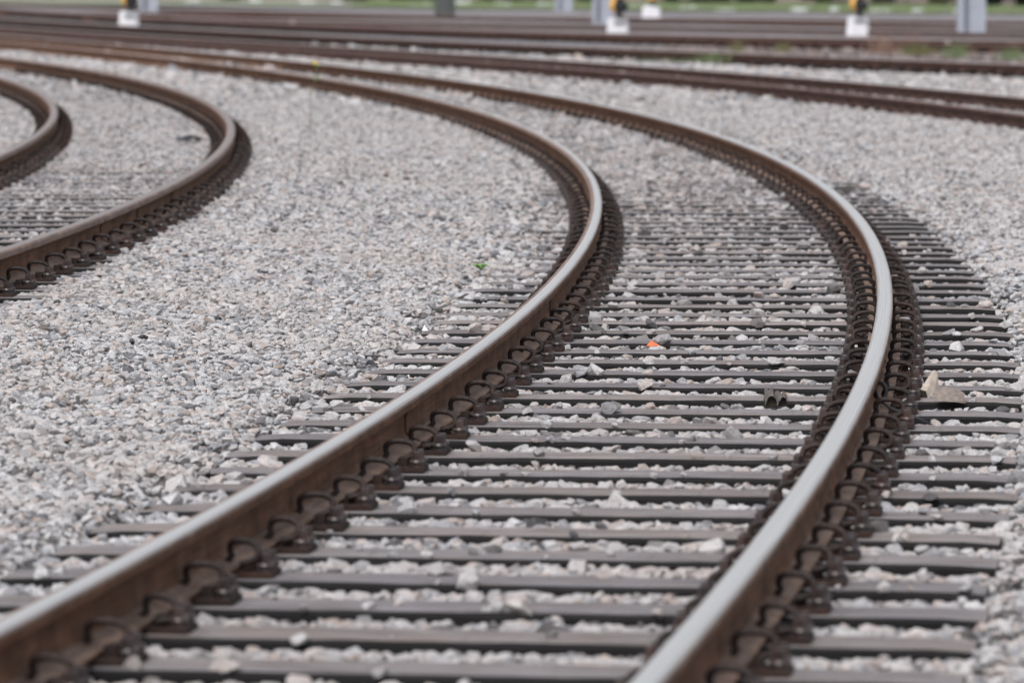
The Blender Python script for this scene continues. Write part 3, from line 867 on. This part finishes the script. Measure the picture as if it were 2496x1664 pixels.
# the tall thin weed with one yellow flower
p = at(757, 362, 0.05); root = empty('flowering_weed', p); tag(root, 'tall thin weed with a single yellow flower in the gravel before the middle track', 'plant')
k_ = 46.0 / 13000
def wp(px, py): return Vector(((px - 757) * k_, 0.0, (362 - py) * k_))
bm = bmesh.new(); tube(bm, [wp(757, 362), wp(756, 330), wp(757, 290), wp(758, 250), wp(758, 228), wp(764, 215), wp(771, 195), wp(774, 172), wp(772, 160)], [.004, .004, .0035, .003, .003, .003, .0028, .0025, .002], 6)
link('stem', bm_mesh('stem', bm, DRY_LEAF, smooth=True), root)
bm = bmesh.new(); rr = random.Random(5)
for px, py, n_, L_ in ((757, 285, 5, .04), (758, 265, 5, .03), (757, 310, 4, .05), (742, 325, 5, .05)):
    for i in range(n_):
        t = rr.uniform(0, 6.28); leaf_quad(bm, wp(px, py + rr.uniform(-8, 8)), (math.cos(t), math.sin(t), rr.uniform(-.3, .5)), (0, 0, 1), L_, L_ * .4)
link('dry_leaves', bm_mesh('dry_leaves', bm, DRY_LEAF), root)
bm = bmesh.new()
for i in range(12):
    t = rr.uniform(0, 6.28); leaf_quad(bm, wp(rr.uniform(740, 762), rr.uniform(338, 362)), (math.cos(t), math.sin(t), rr.uniform(.1, .8)), (0, 0, 1), .06, .025)
link('red_leaves', bm_mesh('red_leaves', bm, RED_LEAF), root)
bm = bmesh.new()
for px, py in ((772, 196), (776, 190), (771, 188), (757, 234), (773, 165), (776, 172), (768, 200)):
    for i in range(3):
        t = rr.uniform(0, 6.28); leaf_quad(bm, wp(px, py), (math.cos(t), math.sin(t), rr.uniform(.2, .9)), (0, 0, 1), .045, .018)
link('green_leaves', bm_mesh('green_leaves', bm, LEAF), root)
bm = bmesh.new(); c0 = wp(768.5, 156)
for i in range(14):
    t = 6.28 * i / 14; leaf_quad(bm, c0, (math.cos(t), -.35, math.sin(t)), (0, -1, .2), .020, .012)
bmesh.ops.create_uvsphere(bm, u_segments=8, v_segments=6, radius=.008, matrix=Matrix.Translation(c0))
link('flower_head', bm_mesh('flower_head', bm, YELLOW), root)

def tuft(px, py, hgt, wd, n, mat, label, seed):
    p = at(px, py, 0.03); bm = bmesh.new(); rr = random.Random(seed)
    for i in range(int(n * 0.55)):
        x0, y0 = rr.gauss(0, wd / 2.2), rr.gauss(0, .15); hh = hgt * rr.uniform(.35, 1); lean = rr.gauss(0, .25) * hh; b_ = rr.uniform(.003, .007)
        vs = [bm.verts.new(q) for q in ((x0 - b_, y0, 0), (x0 + b_, y0, 0), (x0 + lean * .4 + b_ * .8, y0 - .02, hh * .6), (x0 + lean * .4 - b_ * .8, y0 - .02, hh * .6))]
        bm.faces.new(vs); tp = bm.verts.new((x0 + lean, y0 - .04, hh)); bm.faces.new((vs[3], vs[2], tp))
        if rr.random() < .35: leaf_quad(bm, tp.co, (rr.gauss(0, .4), rr.gauss(0, .4), 1), (1, 0, 0), .05, .02)
    o = link('grass_tuft', bm_mesh('grass_tuft', bm, mat)); o.location = p
    return tag(o, label, 'grass tuft', 'weeds along the far rails')
tuft(1738, 153, .22, .30, 120, GRASS_BLADE, 'low green tuft on the gravel under the bright third rail, left of the signal', 1)
tuft(1630, 152, .10, .90, 260, GRASS_BLADE, 'long low streak of bright green against the third rail, near picture centre', 9)
tuft(1795, 128, .32, .16, 60, OLIVE, 'thin olive stalks behind the third rail left of the right signal', 2)
tuft(1905, 128, .24, .16, 90, OLIVE, 'sparse olive tuft under the right-hand white signal', 3)
tuft(2158, 132, .46, .36, 170, REED, 'tall reddish tuft right of the right-hand white signal', 4)
tuft(2222, 122, .40, .25, 70, REED, 'thin reddish stalks between the right signal and the big mast', 5)
tuft(2236, 134, .20, .30, 520, OLIVE, 'wide low straw-coloured patch left of the big right mast', 6)
tuft(2328, 140, .30, .25, 180, GRASS_BLADE, 'green tuft standing in front of the big right mast', 7)
tuft(2466, 146, .26, .24, 160, GRASS_BLADE, 'green tuft near the right edge behind the third rail', 8)

# ------------------------------------------------------------------ dwarf signals
def dwarf_signal(px, py, wpx, hpx, label, back_view=False):
    p = on_yard(px, py); root = empty('dwarf_signal', p); tag(root, label, 'railway signal', 'dwarf signals in the yard')
    Wd = wpx * p.y / 13000.0; Hh = hpx * p.y / 13000.0; D = 0.40
    # eight-sided tapering concrete base with chamfered corners
    bm = bmesh.new(); ring = []
    ch = 0.13
    for z_, k in ((-0.05, 1.0), (Hh, 0.86)):
        hw, hd = Wd / 2 * k, D / 2 * k
        pts = [(-hw, -hd + ch), (-hw + ch, -hd), (hw - ch * .45, -hd), (hw, -hd + ch * .6), (hw, hd - ch), (hw - ch, hd), (-hw + ch, hd), (-hw, hd - ch)]
        ring.append([bm.verts.new((x_, y_, z_ - (.05 if (z_ > 0 and x_ > .05) else 0))) for x_, y_ in pts])
    for i in range(8):
        j = (i + 1) % 8; bm.faces.new((ring[0][i], ring[0][j], ring[1][j], ring[1][i]))
    bm.faces.new(ring[0][::-1]); bm.faces.new(ring[1])
    link('concrete_base', bm_mesh('concrete_base', bm, WHITE_CONC, bevel=.012), root)
    s_ = 1 if not back_view else -1
    if not back_view:
        # grey plate with dark raised characters
        bm = bmesh.new(); box(bm, (.045, -D / 2 * .90 - .012, Hh * .80), (Wd * .56, .012, Hh * .26), Matrix.Rotation(-.05, 3, 'X'))
        pl = link('number_plate', bm_mesh('number_plate', bm, PLATE_GREY), root)
        bm = bmesh.new()
        for dx, wv, hv in ((-.075, .055, .075), (-.005, .05, .055), (.065, .055, .080)):
            zc = Hh * .755
            box(bm, (.035 + dx, -D / 2 * .90 - .021, zc), (wv, .006, .018))
            box(bm, (.035 + dx - wv * .35, -D / 2 * .90 - .022, zc), (.016, .006, hv)); box(bm, (.035 + dx + wv * .35, -D / 2 * .90 - .022, zc + .004), (.016, .006, hv * .9))
        link('lettering', bm_mesh('lettering', bm, SIG_DARK), pl)
    bm = bmesh.new(); cyl(bm, (.03, 0, Hh - .06), (.03, 0, Hh + .12), .075, .06, 14)
    link('neck', bm_mesh('neck', bm, SIG_BLACK, smooth=False), root)
    # round yellow housing with a black hooded lamp on its front
    ax = Vector((.75, -.62, -.05)).normalized() if not back_view else Vector((.2, .97, 0)).normalized()
    c0 = Vector((.0, 0, Hh + .27))
    bm = bmesh.new(); cyl(bm, c0 - ax * .12, c0 + ax * .04, .145, .17, 20); cyl(bm, c0 - ax * .155, c0 - ax * .12, .09, .145, 20)
    link('lamp_housing', bm_mesh('lamp_housing', bm, SIG_YELLOW, smooth=False, bevel=.01), root)
    bm = bmesh.new(); cyl(bm, c0 + ax * .04, c0 + ax * .055, .172, .165, 20)
    h2 = c0 + ax * .055 + Vector((0, 0, -.03)); cyl(bm, h2, h2 + ax * .13, .115, .105, 18)
    link('lamp_hood', bm_mesh('lamp_hood', bm, SIG_BLACK), root)
    bm = bmesh.new(); c1 = c0 + Vector((0, 0, .30)); cyl(bm, c1 - ax * .12, c1 + ax * .04, .145, .165, 20)
    link('lamp_housing', bm_mesh('lamp_housing', bm, SIG_YELLOW, bevel=.01), root)
    bm = bmesh.new(); cyl(bm, c1 + ax * .04, c1 + ax * .19, .12, .105, 18)
    link('lamp_hood', bm_mesh('lamp_hood', bm, SIG_BLACK), root)
    return root
dwarf_signal(315, 79, 53, 51, 'yellow dwarf signal on white concrete base, left of the others near the left mast')
dwarf_signal(1506, 92, 57, 47, 'yellow dwarf signal on white concrete base in front of a grey mast near the centre')
dwarf_signal(2091, 88, 57, 47, 'yellow dwarf signal on white concrete base, alone on the right left of the big mast')
dwarf_signal(1588, 50, 49, 36, 'small dwarf signal seen from behind, plain white base farther back than the rest', True)

# ------------------------------------------------------------------ masts
def h_mast(px, py, wpx, label, hgt=7.5):
    p = on_yard(px, py); root = empty('catenary_mast', p); tag(root, label, 'mast', 'masts in the yard')
    Wd = wpx * p.y / 13000.0; dp = Wd * .8
    bm = bmesh.new()
    box(bm, (-Wd * .40, 0, hgt / 2 - .1), (Wd * .20, dp, hgt)); box(bm, (Wd * .18, 0, hgt / 2 - .1), (Wd * .64, .03, hgt))
    link('flange', bm_mesh('flange', bm, GALV, bevel=.008), root)
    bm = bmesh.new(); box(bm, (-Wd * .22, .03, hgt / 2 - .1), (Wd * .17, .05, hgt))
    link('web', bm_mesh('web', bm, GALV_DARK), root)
    bm = bmesh.new(); box(bm, (0, 0, -.07), (Wd * 1.05, dp * 1.2, .2)); link('footing', bm_mesh('footing', bm, GREY_CONC, bevel=.02), root)
h_mast(2368, 91, 68, 'big grey steel mast near the right edge')
h_mast(1469, 60, 50, 'light grey steel mast right behind the centre signal')
h_mast(1374, 30, 43, 'pale steel mast farther back, left of the centre signal')
h_mast(363, 30, 43, 'grey steel mast just right of the left signal')
p = on_yard(1085, 48); root = empty('concrete_pole', p); tag(root, 'round grey-green concrete pole left of the centre masts', 'pole')
bm = bmesh.new(); cyl(bm, (0, 0, -.1), (0, 0, 8), .29, .24, 24); link('shaft', bm_mesh('shaft', bm, MAST_CONC, smooth=True), root)
bm = bmesh.new(); cyl(bm, (0, 0, -.1), (0, 0, .10), .36, .33, 24); link('footing', bm_mesh('footing', bm, MAST_CONC, smooth=False, bevel=.015), root)

# ------------------------------------------------------------------ grass strip, white blocks, bank and shrubs
def strip(name, f0, f1, z0, z1, mat, n=60):
    x = np.linspace(-60, 60, n); V = []; F = []
    for xx in x: V += [(xx, f0(xx), z0), (xx, f1(xx), z1)]
    for i in range(n - 1): F.append((2 * i, 2 * i + 2, 2 * i + 3, 2 * i + 1))
    o = link(name, fast_mesh(name, V, F, [mat])); return tag(o, kind='structure')
gl = lambda x: float(verge(x))
strip('grass_verge', gl, lambda x: gl(x) + 40, 0.05, 0.02, MEADOW)
strip('bank', lambda x: gl(x) + 34, lambda x: gl(x) + 60, 0.01, 5.5, BANK)
V, F = [], []
for i in range(9000):
    xx = 20 - 26 * rng.random() ** 0.8; yy = gl(xx) + rng.uniform(0, 36) ** 1.0; hh = rng.uniform(.05, .17); b = len(V); ww = rng.uniform(.02, .05); ln = rng.normal(0, .05)
    V += [(xx - ww, yy, .03), (xx + ww, yy, .03), (xx + ln, yy, .03 + hh)]; F.append((b, b + 1, b + 2))
tag(link('grass', fast_mesh('grass', V, F, [GRASS_BLADE])), 'green meadow grass along the far edge of the yard', 'grass', kind='stuff')
WB = [(471, 6, 36), (623, 6, 30), (750, 8, 40), (821, 10, 30), (1023, 15, 58), (1129, 14, 45), (1228, 16, 45), (1327, 18, 40), (1560, 21, 50), (1678, 24, 40), (1767, 28, 50), (1950, 29, 45), (2034, 29, 22), (2146, 31, 48), (2236, 33, 27), (2332, 33, 16)]
wb_names = ['farthest left', 'second from the left', 'third from the left', 'fourth from the left', 'just left of the concrete pole', 'just right of the concrete pole', 'between the pole and the pale mast', 'just left of the pale mast',
            'behind the small rear signal', 'right of the small rear signal', 'halfway between the rear and right signals', 'second left of the right signal', 'just left of the right signal', 'just right of the right signal', 'between the right signal and the big mast', 'beside the big right mast']
for (px, py, wpx), nm in zip(WB, wb_names):
    p = at(px, py, .03); wd = wpx * p.y / 13000; hb_ = rnd.uniform(.10, .2); bm = bmesh.new(); box(bm, (0, 0, hb_ / 2 - .03), (wd, .5, hb_), Matrix.Rotation(rnd.uniform(-.04, .04), 3, 'Y'), .86)
    o = link('white_block', bm_mesh('white_block', bm, WHITE_BLOCK, bevel=.03, segs=2)); o.location = p; o.rotation_euler = (0, 0, rnd.uniform(-.1, .1))
    tag(o, 'low white block in the far grass, ' + nm, 'block', 'white blocks in the grass')
def shrub(x, y, hgt, wd, mat, label, seed):
    root = empty('shrub', (x, y, 0.0)); tag(root, label, 'shrub', 'shrubs beyond the grass')
    rr = np.random.default_rng(seed); n = 2600
    cl = rr.normal(0, 1, (26, 3)) * np.array([wd * .34, wd * .25, hgt * .22]) + np.array([0, 0, hgt * .5])
    c_ = cl[rr.integers(0, 26, n)] + rr.normal(0, 1, (n, 3)) * np.array([wd * .09, wd * .09, hgt * .10]); c_[:, 2] = np.abs(c_[:, 2]) + .02
    a = rr.normal(0, 1, (n, 3)); a /= np.linalg.norm(a, axis=1)[:, None]; b = np.cross(a, rr.normal(0, 1, (n, 3))); b /= np.linalg.norm(b, axis=1)[:, None]
    s1 = rr.uniform(.06, .13, n)[:, None]
    V = np.stack([c_ - a * s1, c_ + b * s1 * .6, c_ + a * s1, c_ - b * s1 * .6], 1).reshape(-1, 3)
    link('crown', fast_mesh('crown', V, np.arange(4 * n).reshape(-1, 4), [mat]), root)
    bm = bmesh.new()
    for k in range(5):
        t = k * 1.26; tube(bm, [(0, 0, -.1), (math.cos(t) * wd * .1, math.sin(t) * wd * .1, hgt * .3), (math.cos(t) * wd * .28, math.sin(t) * wd * .25, hgt * .7)], [.05, .035, .015], 6)
    link('trunk', bm_mesh('trunk', bm, BARK), root)
for px, dark, hgt, wd, nm in ((880, 0, 1.6, 2.2, 'left of the round concrete pole'), (1010, 1, 1.8, 1.9, 'partly behind the round concrete pole'), (1190, 1, 2.0, 2.4, 'right of the round concrete pole'),
                         (1300, 1, 1.8, 1.8, 'left of the pale rear mast'), (1425, 1, 1.8, 1.6, 'between the pale mast and the light grey mast'), (1640, 1, 2.2, 1.6, 'right of the small rear signal'), (1745, 1, 2.4, 2.2, 'above the white block right of the rear signal'),
                         (1835, 1, 2.0, 1.4, 'midway between the rear and the right signals'), (1990, 0, 1.8, 1.5, 'left of the right signal'), (2140, 1, 2.2, 1.4, 'right of the right signal'),
                         (2300, 0, 1.6, 1.0, 'left of the big mast'), (2425, 1, 2.0, 1.0, 'just right of the big mast'), (2478, 1, 2.2, .9, 'at the right edge of the photo'), (560, 0, 1.4, 1.8, 'olive one in the left half, right of the left mast')):
    y_ = gl((px - 1248) / 13000 * 205) + 32
    shrub((px - 1248) / 13000 * y_, y_, hgt, wd, BUSH_LEAF if dark else BUSH_LEAF2, ('dark' if dark else 'olive') + ' shrub beyond the far grass, ' + nm.replace('olive one ', ''), int(px))
